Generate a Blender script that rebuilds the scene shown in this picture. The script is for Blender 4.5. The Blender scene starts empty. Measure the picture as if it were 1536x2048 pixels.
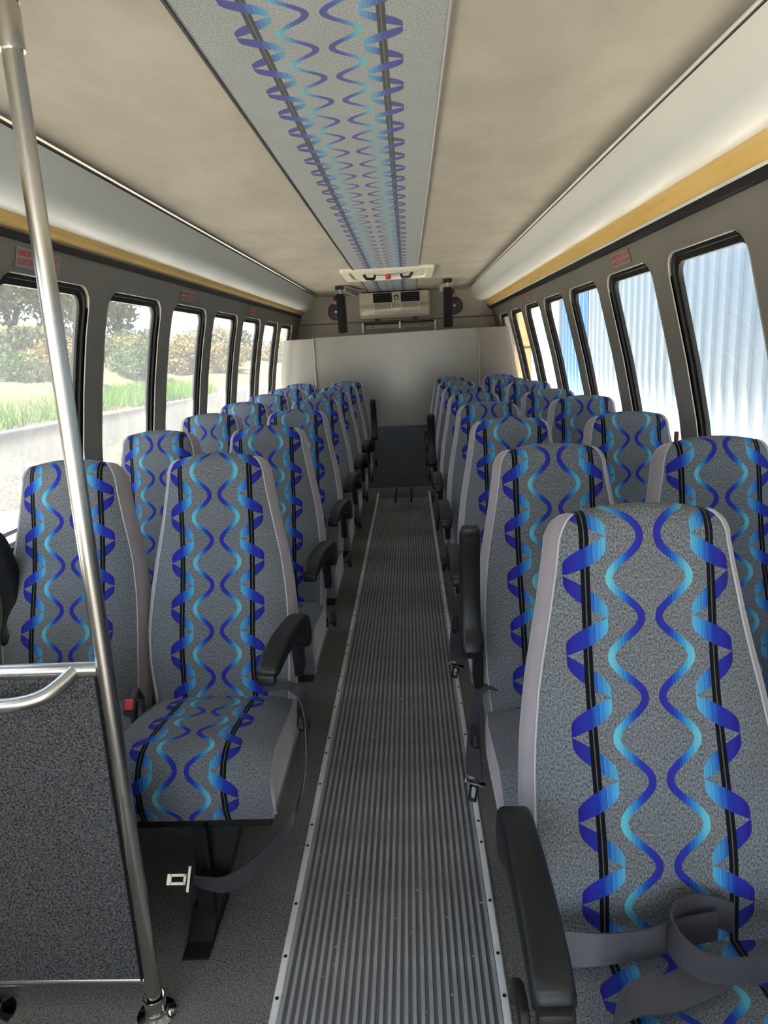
import bpy, bmesh, math, random
from mathutils import Vector, Matrix
random.seed(7)
SC = bpy.context.scene
COL = SC.collection
PI = math.pi

# ------------------------------------------------------------------ camera
F_PX, PITCH, YAW, ROLL = 1411.6, 0.2267, 0.0441, 0.0513
CAM = Vector((0.098, 0.0, 1.405))
_fw = Vector((-math.sin(YAW)*math.cos(PITCH), math.cos(YAW)*math.cos(PITCH), -math.sin(PITCH)))
_r = Vector((math.cos(YAW), math.sin(YAW), 0)); _u = _r.cross(_fw)
_r2 = _r*math.cos(ROLL) - _u*math.sin(ROLL); _u2 = _u*math.cos(ROLL) + _r*math.sin(ROLL)
cd = bpy.data.cameras.new('camera'); cam = bpy.data.objects.new('camera', cd); COL.objects.link(cam)
cd.sensor_fit = 'VERTICAL'; cd.sensor_height = 36.0; cd.lens = 36.0*F_PX/2048.0
cd.clip_start = 0.02; cd.clip_end = 400
m = Matrix((_r2, _u2, -_fw)).transposed().to_4x4(); m.translation = CAM
cam.matrix_world = m
SC.camera = cam

# ------------------------------------------------------------------ world, sun, exposure
SUN_AZ, SUN_EL = math.radians(192.5), math.radians(60)      # high sun ahead of the bus, almost along its length
w = bpy.data.worlds.new('world'); SC.world = w; w.use_nodes = True
nt = w.node_tree; nt.nodes.clear()
sky = nt.nodes.new('ShaderNodeTexSky'); sky.sky_type = 'HOSEK_WILKIE'
sky.turbidity = 7.0; sky.ground_albedo = 0.4
sd = Vector((math.cos(SUN_EL)*math.sin(SUN_AZ), math.cos(SUN_EL)*math.cos(SUN_AZ), math.sin(SUN_EL)))
sky.sun_direction = sd
bg = nt.nodes.new('ShaderNodeBackground'); bg.inputs['Strength'].default_value = 2.3
wo = nt.nodes.new('ShaderNodeOutputWorld')
nt.links.new(sky.outputs[0], bg.inputs[0]); nt.links.new(bg.outputs[0], wo.inputs[0])
sl = bpy.data.lights.new('sun', 'SUN'); sl.energy = 6.0; sl.angle = math.radians(1.0); sl.color = (1, .95, .86)
so = bpy.data.objects.new('sun', sl); COL.objects.link(so)
so.rotation_euler = sd.to_track_quat('Z', 'Y').to_euler()
SC.view_settings.view_transform = 'Standard'; SC.view_settings.look = 'None'
SC.view_settings.exposure = 2.95; SC.view_settings.gamma = 1.0
SC.view_settings.use_curve_mapping = False
SC.cycles.diffuse_bounces = 8; SC.cycles.max_bounces = 16; SC.cycles.transparent_max_bounces = 16

# ------------------------------------------------------------------ material helpers
class NT:
    def __init__(s, name):
        s.mat = bpy.data.materials.new(name); s.mat.use_nodes = True
        s.t = s.mat.node_tree; s.t.nodes.clear()
        s.out = s.n('ShaderNodeOutputMaterial')
    def n(s, ty, **k):
        x = s.t.nodes.new(ty)
        for a, b in k.items(): setattr(x, a, b)
        return x
    def l(s, a, b): s.t.links.new(a, b)
    def put(s, sock, v):
        if hasattr(v, 'is_linked') or isinstance(v, bpy.types.NodeSocket): s.l(v, sock)
        else: sock.default_value = v
    def m(s, op, a, b=0.0, c=None):
        x = s.n('ShaderNodeMath', operation=op); s.put(x.inputs[0], a); s.put(x.inputs[1], b)
        if c is not None: s.put(x.inputs[2], c)
        return x.outputs[0]
    def mix(s, f, a, b):
        x = s.n('ShaderNodeMix', data_type='RGBA'); s.put(x.inputs[0], f)
        for i, v in ((6, a), (7, b)):
            s.put(x.inputs[i], v if not isinstance(v, tuple) else (*v[:3], 1))
        return x.outputs[2]
    def ramp(s, f, stops):
        x = s.n('ShaderNodeValToRGB'); s.put(x.inputs[0], f); e = x.color_ramp.elements
        while len(e) < len(stops): e.new(0.5)
        for el, (p, c) in zip(e, stops): el.position = p; el.color = (*c, 1)
        return x.outputs[0]
    def noise(s, vec, scale, detail=2.0, rough=0.5):
        x = s.n('ShaderNodeTexNoise'); s.l(vec, x.inputs['Vector']) if vec else None
        x.inputs['Scale'].default_value = scale; x.inputs['Detail'].default_value = detail
        x.inputs['Roughness'].default_value = rough
        return x.outputs[0]
    def mapping(s, vec, sc):
        x = s.n('ShaderNodeMapping'); s.l(vec, x.inputs[0]); x.inputs['Scale'].default_value = sc
        return x.outputs[0]
    def bsdf(s, col, rough=0.6, metal=0.0, spec=0.5, bump=None, bs=0.2, bd=0.002, sheen=0.0, **k):
        b = s.n('ShaderNodeBsdfPrincipled')
        s.put(b.inputs['Base Color'], (*col, 1) if isinstance(col, tuple) else col)
        s.put(b.inputs['Roughness'], rough); b.inputs['Metallic'].default_value = metal
        b.inputs['Specular IOR Level'].default_value = spec
        b.inputs['Sheen Weight'].default_value = sheen
        if bump is not None:
            bp = s.n('ShaderNodeBump'); bp.inputs['Strength'].default_value = bs; bp.inputs['Distance'].default_value = bd
            s.l(bump, bp.inputs['Height']); s.l(bp.outputs[0], b.inputs['Normal'])
        s.l(b.outputs[0], s.out.inputs[0])
        return b
def obj_co(t): return t.n('ShaderNodeTexCoord').outputs['Object']

def plain(name, col, rough=0.5, metal=0.0, spec=0.5, var=0.12, scale=12, bump=0.0, bscale=200, bd=.001, specks=False):
    t = NT(name); co = obj_co(t); nz = t.noise(co, scale, 4)
    c = t.mix(nz, tuple(x*(1-var) for x in col), tuple(min(1, x*(1+var)) for x in col))
    if specks: c = t.mix(t.m('GREATER_THAN', t.noise(co, 70, 1, .5), .755), c, (.5, .5, .48))
    t.bsdf(c, rough, metal, spec, t.noise(co, bscale, 2) if bump else None, bump, bd)
    return t.mat

def fabric(name, dark, light, grey_mix=0.0):
    """woven seat cloth: speckled grey ground, two ribbon helices on black double lines, two thin waves"""
    t = NT(name); uv = t.n('ShaderNodeUVMap').outputs[0]
    sep = t.n('ShaderNodeSeparateXYZ'); t.l(uv, sep.inputs[0]); u, v = sep.outputs[0], sep.outputs[1]
    P = 0.130
    mm = t.m('ABSOLUTE', u); at = t.n('ShaderNodeAttribute', attribute_type='OBJECT', attribute_name='cloth_shift')
    vn = t.m('ADD', t.m('DIVIDE', v, P), at.outputs['Fac'])
    d = t.m('SUBTRACT', mm, 0.101); s0 = t.m('DIVIDE', d, 0.0335)
    s = t.m('MAXIMUM', t.m('MINIMUM', s0, 1.0), -1.0)
    ins = t.m('LESS_THAN', t.m('ABSOLUTE', s0), 1.0)
    q = t.m('MULTIPLY_ADD', s, -.5, .5); q1 = t.m('SUBTRACT', 1.0, q)          # 0 at the outer edge, 1 at the inner edge
    def band(ph, e):                                                            # edge rounded at one end, pointed at the other
        f = t.m('FRACT', ph)
        up = t.m('MULTIPLY_ADD', t.m('POWER', q, .58), .5-e, e)
        lo = t.m('MULTIPLY', t.m('SUBTRACT', 1.0, t.m('POWER', q1, .58)), .5-e)
        return t.m('MULTIPLY', t.m('MULTIPLY', t.m('GREATER_THAN', f, lo), t.m('LESS_THAN', f, up)), ins)
    front = band(vn, .125); back = band(t.m('MULTIPLY', vn, -1.0), .105)
    line = t.m('LESS_THAN', t.m('ABSOLUTE', d), 0.0072); gap = t.m('LESS_THAN', t.m('ABSOLUTE', d), 0.0008)
    ph = t.m('MULTIPLY', vn, 2*PI)
    mw = t.m('MULTIPLY_ADD', t.m('COSINE', ph), 0.0250, 0.0390)
    sl_ = t.m('MULTIPLY', t.m('SINE', ph), 1.20)
    den = t.m('SQRT', t.m('MULTIPLY_ADD', sl_, sl_, 1.0))
    wave = t.m('LESS_THAN', t.m('DIVIDE', t.m('ABSOLUTE', t.m('SUBTRACT', mm, mw)), den), 0.0060)
    # thread streaks follow the warp
    st = t.n('ShaderNodeTexNoise', noise_dimensions='1D'); st.inputs['Scale'].default_value = 420; st.inputs['Detail'].default_value = 1
    t.l(u, st.inputs['W'])
    sj = t.m('MULTIPLY', t.m('SUBTRACT', st.outputs[0], 0.5), 0.42)
    hc = t.ramp(t.m('ADD', t.m('MULTIPLY_ADD', s, 0.5, 0.5), sj),
                [(0.0, (.085, .36, .52)), (.25, (.035, .18, .47)), (.5, (.012, .030, .26)), (.78, (.022, .022, .25)), (1.0, (.012, .010, .18))])
    hb = t.mix(0.12, hc, (0.02, 0.02, 0.06))
    wc = t.ramp(t.m('ADD', t.m('DIVIDE', t.m('SUBTRACT', mm, 0.0135), 0.051), t.m('MULTIPLY', sj, .7)),
                [(0.0, (.026, .022, .23)), (.35, (.014, .035, .29)), (.62, (.025, .16, .42)), (1.0, (.11, .42, .50))])
    sp = t.noise(t.mapping(uv, (1, .55, 1)), 430, 3, .75); sp2 = t.noise(uv, 7, 3)
    g = t.ramp(sp, [(.38, dark), (.62, light)])
    g = t.mix(t.m('MULTIPLY', sp2, 0.35), g, tuple(x*.72 for x in dark))
    c = t.mix(back, g, hb)
    c = t.mix(wave, c, wc)
    c = t.mix(line, c, (.005, .005, .007)); c = t.mix(gap, c, (.10, .105, .11))
    c = t.mix(front, c, hc)
    if grey_mix: c = t.mix(grey_mix, c, (.42, .44, .45))
    t.bsdf(c, 0.92, 0, 0.10, sp, 0.3, 0.001, sheen=0.04)
    return t.mat

def carpet(name, a, b, scale=420, tint=None, bd=.004, specks=False):
    t = NT(name); co = obj_co(t)
    n1 = t.noise(co, scale, 3, .65); n2 = t.noise(co, 3.0, 4)
    c = t.ramp(n1, [(.33, a), (.68, b)])
    if tint: c = t.mix(t.m('MULTIPLY', t.m('SUBTRACT', n2, .35), 1.4), c, tint)
    if specks: c = t.mix(t.m('GREATER_THAN', t.noise(co, 75, 1, .5), .765), c, (.42, .40, .36))
    t.bsdf(c, 0.97, 0, 0.1, n1, 0.8, bd)
    return t.mat

MAT = {}
MAT['seat'] = fabric('seat_cloth', (.050, .056, .064), (.25, .265, .28))
MAT['runner'] = fabric('ceiling_cloth', (.17, .185, .19), (.46, .48, .47), .16)  # seat cloth pattern on a lighter ground, mixed partly towards pale grey
def velour():
    t = NT('velour'); co = obj_co(t); n1 = t.noise(co, 350, 2); n2 = t.noise(co, 9, 4)
    c = t.mix(n2, (.17, .145, .158), (.33, .285, .308)); c = t.mix(t.m('MULTIPLY', n1, .35), c, (.42, .37, .395))
    t.bsdf(c, .85, 0, .2, n1, .3, .001, sheen=.35); return t.mat
MAT['velour'] = velour()
MAT['piping'] = plain('seam_thread', (.36, .37, .38), .8)
MAT['floor'] = carpet('floor_carpet', (.040, .037, .035), (.29, .275, .265), 210, (.24, .215, .19), specks=True)
MAT['panel'] = carpet('barrier_carpet', (.008, .008, .009), (.17, .167, .165), 230)
MAT['lowcarpet'] = carpet('partition_carpet', (.05, .054, .06), (.19, .205, .225), 200)
MAT['mat'] = plain('ribbed_rubber', (.10, .102, .11), .5, 0, .5, .45, 5, .15, 160, specks=True)
MAT['rib'] = plain('worn_rubber_rib', (.34, .34, .345), .5, 0, .5, .5, 9, .2, 160, specks=True)
def brushed(name, col, rough, stretch):
    t = NT(name); co = obj_co(t); nz = t.noise(t.mapping(co, stretch), 9, 4); n2 = t.noise(co, 4, 3)
    c = t.mix(nz, tuple(x*.78 for x in col), col)
    t.bsdf(c, t.m('MULTIPLY_ADD', n2, .22, rough-.11), 1.0, .5, nz, .06, .0008); return t.mat
MAT['steel'] = brushed('brushed_steel', (.62, .60, .56), .26, (30, 30, 1))
MAT['chrome'] = brushed('chrome', (.8, .8, .8), .10, (1, 1, 1))
MAT['alu'] = plain('dull_aluminium', (.84, .85, .86), .40, .1, .5, .22, 6)
MAT['blackplastic'] = plain('black_plastic', (.010, .0105, .011), .42, 0, .35, .2, 20, .12, 500)
MAT['rubber'] = plain('black_rubber', (.009, .009, .010), .5, 0, .28, .3, 15)
MAT['blackmetal'] = plain('black_paint', (.009, .009, .010), .5, 0, .3, .3, 15)
MAT['webbing'] = plain('belt_webbing', (.050, .048, .055), .42, 0, .6, .25, 60, .5, 900)
MAT['softblack'] = plain('black_pad', (.010, .0105, .012), .75, 0, .15, .3, 20)
MAT['red'] = plain('red_plastic', (.55, .03, .035), .35)
MAT['darkred'] = plain('dark_red_plastic', (.22, .015, .025), .4)
MAT['beige'] = plain('beige_plastic', (.46, .43, .34), .22, 0, .5, .05)
MAT['cream'] = plain('cream_plastic', (.85, .80, .65), .35, 0, .5, .04)
MAT['white'] = plain('white_plastic', (.8, .8, .78), .4)
def vinyl(name, a, b, rough, sc, st=(1, 1, 1), bs=.15):
    t = NT(name); co = obj_co(t); n1 = t.noise(t.mapping(co, st), sc, 6, .62); n2 = t.noise(co, 260, 2)
    t.bsdf(t.mix(t.ramp(n1, [(.35, (0, 0, 0)), (.68, (1, 1, 1))]), a, b), rough, 0, .3, n2, bs, .001); return t.mat
MAT['ceil'] = vinyl('ceiling_vinyl', (.345, .315, .265), (.425, .39, .33), .85, 4.0, (1, .55, 1))
MAT['wall'] = vinyl('wall_vinyl', (.215, .200, .180), (.255, .24, .218), .6, 2.0)
MAT['rearwall'] = vinyl('rear_vinyl', (.27, .24, .205), (.32, .285, .245), .6, 2.0)
MAT['cove'] = plain('cove_white', (.70, .71, .69), .42, 0, .5, .03, 2)
def lens():
    t = NT('amber_diffuser'); co = obj_co(t); nz = t.noise(t.mapping(co, (6, .8, 6)), 4, 4)
    c = t.mix(nz, (.72, .44, .11), (.86, .60, .22))
    b = t.bsdf(c, .35, 0, .5); b.inputs['Subsurface Weight'].default_value = 0.0
    return t.mat
MAT['lens'] = lens()
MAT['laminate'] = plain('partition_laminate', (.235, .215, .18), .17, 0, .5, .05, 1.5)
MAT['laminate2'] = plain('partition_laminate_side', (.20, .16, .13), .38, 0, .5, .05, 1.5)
MAT['rim'] = plain('light_trim', (.36, .34, .31), .55)
MAT['channel'] = plain('grey_channel', (.11, .11, .11), .5)
MAT['decalred'] = plain('decal_red', (.50, .05, .055), .6)
MAT['decal'] = plain('decal_film', (.30, .275, .25), .35)
MAT['wood'] = plain('plywood', (.150, .088, .040), .7, 0, .2, .15, 3)
MAT['speaker'] = plain('speaker_grille', (.05, .05, .052), .6, 0, .4, .4, 200, .5, 600)
def glass(name, dust, tintc=(.97, .98, .97)):
    t = NT(name); co = obj_co(t)
    tr = t.n('ShaderNodeBsdfTransparent'); tr.inputs[0].default_value = (*tintc, 1)
    gl = t.n('ShaderNodeBsdfGlossy'); gl.inputs['Roughness'].default_value = .02; gl.inputs[0].default_value = (1, 1, 1, 1)
    du = t.n('ShaderNodeBsdfTranslucent'); du.inputs[0].default_value = (.92, .92, .88, 1)
    lw = t.n('ShaderNodeFresnel'); lw.inputs[0].default_value = 1.35
    nz = t.noise(t.mapping(co, (1, 1, .5)), 3.5, 5, .6)
    f = t.m('MULTIPLY_ADD', t.m('SUBTRACT', nz, .5), dust*1.2, dust)
    m1 = t.n('ShaderNodeMixShader'); t.l(f, m1.inputs[0]); t.l(tr.outputs[0], m1.inputs[1]); t.l(du.outputs[0], m1.inputs[2])
    m2 = t.n('ShaderNodeMixShader'); t.l(t.m('MULTIPLY', lw.outputs[0], .12), m2.inputs[0]); t.l(m1.outputs[0], m2.inputs[1]); t.l(gl.outputs[0], m2.inputs[2])
    t.l(m2.outputs[0], t.out.inputs[0]); return t.mat
MAT['dustglass'] = glass('dusty_glass', .13)
MAT['glass'] = glass('clear_glass', .012)
MAT['asphalt'] = plain('pale_gravel', (.58, .54, .46), .95, 0, .1, .25, 2.0, .5, 30)
MAT['hill'] = plain('dry_slope', (.075, .064, .038), .95, 0, .1, .35, .5, .5, 10)
MAT['concrete'] = plain('weathered_concrete', (.050, .050, .049), .9, 0, .2, .25, 1.2, .3, 40)
def leafm(name, col, var=.35):
    t = NT(name); inf = t.n('ShaderNodeNewGeometry'); nz = t.noise(obj_co(t), 2.5, 2)
    r = t.m('FRACT', t.m('ADD', inf.outputs['Random Per Island'], 0.0))
    c = t.mix(r, tuple(x*(1-var) for x in col), tuple(min(1, x*(1+var)) for x in col))
    d = t.n('ShaderNodeBsdfDiffuse'); t.l(c, d.inputs[0]); tl = t.n('ShaderNodeBsdfTranslucent'); t.l(c, tl.inputs[0])
    mx = t.n('ShaderNodeMixShader'); mx.inputs[0].default_value = .35; t.l(d.outputs[0], mx.inputs[1]); t.l(tl.outputs[0], mx.inputs[2])
    t.l(mx.outputs[0], t.out.inputs[0]); return t.mat
MAT['leafgrey'] = leafm('grey_green_leaf', (0.056, 0.068, 0.043))
MAT['leafgreen'] = leafm('green_leaf', (0.049, 0.075, 0.03))
MAT['leaftan'] = leafm('dry_tan_leaf', (0.128, 0.102, 0.052))
MAT['leafpale'] = leafm('pale_dry_leaf', (0.185, 0.158, 0.11))
MAT['grass'] = leafm('bright_grass', (0.058, 0.124, 0.019))
MAT['bark'] = plain('pale_bark', (.42, .38, .33), .9)
MAT['bldg'] = plain('white_sheet', (.20, .245, .29), .45, 0, .5, .05, 1.0)
MAT['bldgblue'] = plain('blue_sheet', (.075, .17, .34), .45, 0, .5, .08, 1.0)
MAT['screw'] = plain('dark_screw', (.03, .03, .03), .4, .6)
MAT['container'] = plain('cream_paint', (0.48, 0.456, 0.372), .5, 0, .4, .06, 1.0)
MAT['outer'] = plain('bus_outer_paint', (.75, .75, .74), .4)

# ------------------------------------------------------------------ mesh helpers
class MB:
    def __init__(s): s.v = []; s.f = []; s.uv = None; s.mi = []
    def vert(s, x, y, z): s.v.append((x, y, z)); return len(s.v)-1
    def face(s, *i): s.f.append(tuple(i))
    def box(s, x0, x1, y0, y1, z0, z1):
        b = len(s.v)
        for z in (z0, z1):
            s.v += [(x0, y0, z), (x1, y0, z), (x1, y1, z), (x0, y1, z)]
        s.f += [tuple(b+i for i in q) for q in ((3, 2, 1, 0), (4, 5, 6, 7), (0, 1, 5, 4), (1, 2, 6, 5), (2, 3, 7, 6), (3, 0, 4, 7))]
        return s
    def hexa(s, p):                       # 8 corners: bottom loop (4), top loop (4)
        b = len(s.v); s.v += [tuple(q) for q in p]
        s.f += [tuple(b+i for i in q) for q in ((3, 2, 1, 0), (4, 5, 6, 7), (0, 1, 5, 4), (1, 2, 6, 5), (2, 3, 7, 6), (3, 0, 4, 7))]
        return s
    def grid(s, rows, close_u=False):     # rows of points
        b = len(s.v); n = len(rows[0])
        for r in rows: s.v += [tuple(q) for q in r]
        for i in range(len(rows)-1):
            for j in range(n if close_u else n-1):
                k = (j+1) % n
                s.f.append((b+i*n+j, b+i*n+k, b+(i+1)*n+k, b+(i+1)*n+j))
        return s
    def prism(s, poly, axis, a, c):       # polygon in the other two axes, extruded along axis from a to c
        b = len(s.v); n = len(poly)
        def P(q, t):
            return (t, q[0], q[1]) if axis == 0 else (q[0], t, q[1]) if axis == 1 else (q[0], q[1], t)
        s.v += [P(q, a) for q in poly] + [P(q, c) for q in poly]
        for i in range(n): s.f.append((b+i, b+(i+1) % n, b+n+(i+1) % n, b+n+i))
        s.f.append(tuple(b+n-1-i for i in range(n))); s.f.append(tuple(b+n+i for i in range(n)))
        return s
    def tube(s, pts, r, n=12, cap=True):
        pts = [Vector(p) for p in pts]; rr = r if isinstance(r, (list, tuple)) else [r]*len(pts)
        rows = []; up = None
        for i, p in enumerate(pts):
            t = (pts[min(i+1, len(pts)-1)] - pts[max(i-1, 0)]).normalized()
            if up is None:
                a = Vector((0, 0, 1)) if abs(t.z) < .9 else Vector((1, 0, 0)); up = (a - t*a.dot(t)).normalized()
            else: up = (up - t*up.dot(t)).normalized()
            sd_ = t.cross(up)
            rows.append([p + (up*math.cos(2*PI*k/n) + sd_*math.sin(2*PI*k/n))*rr[i] for k in range(n)])
        b = len(s.v); s.grid(rows, True)
        if cap:
            s.f.append(tuple(b+n-1-k for k in range(n))); e = b+(len(rows)-1)*n; s.f.append(tuple(e+k for k in range(n)))
        return s
    def lathe(s, prof, n=20, c=(0, 0, 0)):  # (r,z) about z
        rows = [[(c[0]+r*math.cos(2*PI*k/n), c[1]+r*math.sin(2*PI*k/n), c[2]+z) for k in range(n)] for r, z in prof]
        b = len(s.v); s.grid(rows, True)
        s.f.append(tuple(b+n-1-k for k in range(n))); e = b+(len(rows)-1)*n; s.f.append(tuple(e+k for k in range(n)))
        return s
    def ribbon(s, pts, wd, w, th=.0018):    # strap: centre points, width directions
        rows = []
        for i, p in enumerate(pts):
            p = Vector(p); d = Vector(wd[i]).normalized()
            t = (Vector(pts[min(i+1, len(pts)-1)]) - Vector(pts[max(i-1, 0)])).normalized()
            nn = t.cross(d).normalized()*th
            rows.append([p-d*w/2+nn, p+d*w/2+nn, p+d*w/2-nn, p-d*w/2-nn])
        return s.grid(rows, True)
    def mesh(s, name, smooth=True, bevel=0.0, seg=2, angle=40):
        me = bpy.data.meshes.new(name); me.from_pydata(s.v, [], s.f); me.validate()
        if s.uv is not None:
            L = me.uv_layers.new(name='UVMap')
            for lp in me.loops: L.data[lp.index].uv = s.uv[lp.vertex_index]
        if s.mi:
            for p, i in zip(me.polygons, s.mi): p.material_index = i
        bm = bmesh.new(); bm.from_mesh(me)
        bmesh.ops.recalc_face_normals(bm, faces=bm.faces)
        if bevel:
            ed = [e for e in bm.edges if len(e.link_faces) == 2 and e.calc_face_angle(0) > math.radians(30)]
            bmesh.ops.bevel(bm, geom=ed, offset=bevel, segments=seg, affect='EDGES', profile=.5)
        for e in bm.edges:
            if len(e.link_faces) == 2: e.smooth = e.calc_face_angle(0) < math.radians(angle)
        for f in bm.faces: f.smooth = smooth
        bm.to_mesh(me); bm.free()
        return me
def spline(pts, k=6):
    pts = [Vector(p) for p in pts]; out = []
    for i in range(len(pts)-1):
        a, b, c, d = pts[max(i-1, 0)], pts[i], pts[i+1], pts[min(i+2, len(pts)-1)]
        for j in range(k):
            t = j/k; out.append(.5*((2*b)+(-a+c)*t+(2*a-5*b+4*c-d)*t*t+(-a+3*b-3*c+d)*t**3))
    out.append(pts[-1]); return out
def ob(name, me, mat=None, parent=None, loc=None, rot=None, label=None, cat=None, group=None, kind=None):
    o = bpy.data.objects.new(name, me); COL.objects.link(o)
    if isinstance(mat, str): mat = MAT[mat]
    if mat is not None and me is not None and len(me.materials) == 0: me.materials.append(mat)
    if parent: o.parent = parent
    if loc: o.location = loc
    if rot: o.rotation_euler = rot
    if label: o['label'] = label
    if cat: o['category'] = cat
    if group: o['group'] = group
    if kind: o['kind'] = kind
    return o
def empty(name, loc=(0, 0, 0), **k):
    o = ob(name, None, None, None, loc, **k); o.empty_display_size = .1; return o

# ================================================================== SETTING
YF, YR = -1.6, 7.9                      # front and rear end of the saloon
H = 2.0
CEL, CER = -0.860, 0.772                # ceiling edges
WP = [(0.0, 1.215), (.45, 1.215), (.78, 1.205), (1.05, 1.188), (1.30, 1.150), (1.50, 1.112), (1.68, 1.068), (1.80, 1.035)]
def wx(z, side=-1):                     # half width of the saloon at height z; the right wall leans in a little more
    k = .034*min(1, max(0, (z-.9)/.6)) if side > 0 else 0
    for (a, p), (b, q) in zip(WP, WP[1:]):
        if z <= b: return p+(q-p)*(z-a)/(b-a)-k
    return WP[-1][1]-k
WZ0, WZ1 = .80, 1.682                   # window opening, sill and head
WIN = [(2.70-.615+.784*k, 2.70+.784*k) for k in range(-4, 7)]
ob('floor', MB().box(-1.24, 1.24, YF, YR, -.06, 0).mesh('floor', False), 'floor', label='dark speckled carpet floor of the bus', kind='structure')
# ceiling: flat headliner with the outer roof skin above it
mb = MB().box(CEL, CER, YF, YR, H, H+.012)
ceiling = ob('ceiling', mb.mesh('ceiling', False), 'ceil', label='stained beige vinyl headliner', kind='structure')
mb = MB().prism([(-1.27, 1.74), (-1.27, 2.02), (-1.1, 2.10), (1.1, 2.10), (1.27, 2.02), (1.27, 1.74), (1.24, 1.74), (1.24, 2.0), (1.08, 2.06), (-1.08, 2.06), (-1.24, 2.0), (-1.24, 1.74)], 1, YF-.05, YR+.05)
ob('roof_skin', mb.mesh('roof_skin', False), 'outer', ceiling)
# patterned cloth runner down the ceiling
RC, RW = (-.285+.197)/2, .241
mb = MB(); mb.uv = []
rows = []
for j in range(80):
    y = YF+(YR-YF)*j/79
    rows.append([(RC-RW+2*RW*i/8, y, H-.006) for i in range(9)]); mb.uv += [((-RW+2*RW*i/8)*.85, (y+.03)*.85) for i in range(9)]
mb.grid(rows)
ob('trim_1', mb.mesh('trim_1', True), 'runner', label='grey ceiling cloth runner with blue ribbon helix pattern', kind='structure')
for i, (a, b) in enumerate(((RC-RW-.006, RC-RW), (RC+RW, RC+RW+.004))):
    ob('trim_%d' % (i+2), MB().box(a, b, YF, YR, H-.009, H+.001).mesh('runner_edge', False), 'rubber' if i == 0 else 'velour', label=('dark' if i == 0 else 'pale')+' edge seam beside the ceiling cloth runner', kind='structure')

# side walls, one bay ring for each window opening
def rrect(y0, y1, z0, z1, r, n=5, ns=7):
    pts = []
    cs = ((y1-r, z1-r, 0), (y0+r, z1-r, 1), (y0+r, z0+r, 2), (y1-r, z0+r, 3))
    for ci, (cy, cz, q) in enumerate(cs):
        for k in range(n+1):
            a = q*PI/2+k*PI/2/n; pts.append((cy+r*math.cos(a), cz+r*math.sin(a)))
        nx = cs[(ci+1) % 4]; a = (q+1)*PI/2
        e = (nx[0]+r*math.cos(a), nx[1]+r*math.sin(a)); b = pts[-1]
        for k in range(1, ns): pts.append((b[0]+(e[0]-b[0])*k/ns, b[1]+(e[1]-b[1])*k/ns))
    return pts
BR = .075
def build_wall(sgn):
    mb = MB(); n = None
    zs = [0, .15, .45, .66, .74]
    def strip(zlist, ya, yb): mb.grid([[(sgn*wx(z, sgn), y, z) for y in (ya, yb)] for z in zlist])
    strip([0, .45, .74], YF, YR); strip([1.725, 1.76, 1.80], YF, YR)
    ya, yb = WIN[0][0]-.085, WIN[-1][1]+.085
    strip([.74, .9, 1.05, 1.2, 1.3, 1.4, 1.5, 1.6, 1.725], YF, ya); strip([.74, .9, 1.05, 1.2, 1.3, 1.4, 1.5, 1.6, 1.725], yb, YR)
    for (a, b) in WIN:
        h = rrect(a, b, WZ0, WZ1, BR); o = []
        a2, b2 = a-.0845, b+.0845; cy, cz = (a+b)/2, (WZ0+WZ1)/2
        for (y, z) in h:                          # matching point on the bay rectangle
            dy, dz = y-cy, z-cz
            ty = ((b2-a2)/2)/abs(dy) if abs(dy) > 1e-6 else 1e9
            tz = ((1.725-cz) if dz > 0 else (cz-.74))/abs(dz) if abs(dz) > 1e-6 else 1e9
            t = min(ty, tz); o.append((cy+dy*t, cz+dz*t))
        for ky in (a2, b2):
            for kz in (.74, 1.725):
                ii = min(range(len(o)), key=lambda i_: (o[i_][0]-ky)**2+(o[i_][1]-kz)**2); o[ii] = (ky, kz)
        mb.grid([[(sgn*wx(z, sgn), y, z) for y, z in h], [(sgn*wx((z+q[1])/2, sgn), (y+q[0])/2, (z+q[1])/2) for (y, z), q in zip(h, o)], [(sgn*wx(q[1], sgn), q[0], q[1]) for q in o]], True)
        # reveal through the wall thickness
        mb.grid([[(sgn*(wx(z, sgn)+d), y, z) for y, z in h] for d in (0, .02)], True)
        # outer skin ring (keeps daylight out around the opening)
        mb.grid([[(sgn*(wx(z, sgn)+.02), y, z) for y, z in h], [(sgn*(wx(q[1], sgn)+.02), q[0], q[1]) for q in o]], True)
    return mb.mesh('wall', True)
for s, nm in ((-1, 'wall_left'), (1, 'wall_right')):
    wl = ob(nm, build_wall(s), 'wall', label='grey vinyl %s side wall of the bus with a row of windows' % nm[5:], kind='structure')
    ob('outer_skin', MB().box(min(s*1.225, s*1.255), max(s*1.225, s*1.255), YF, YR, -.5, .76).mesh('outer_skin', False), 'outer', wl)
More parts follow.
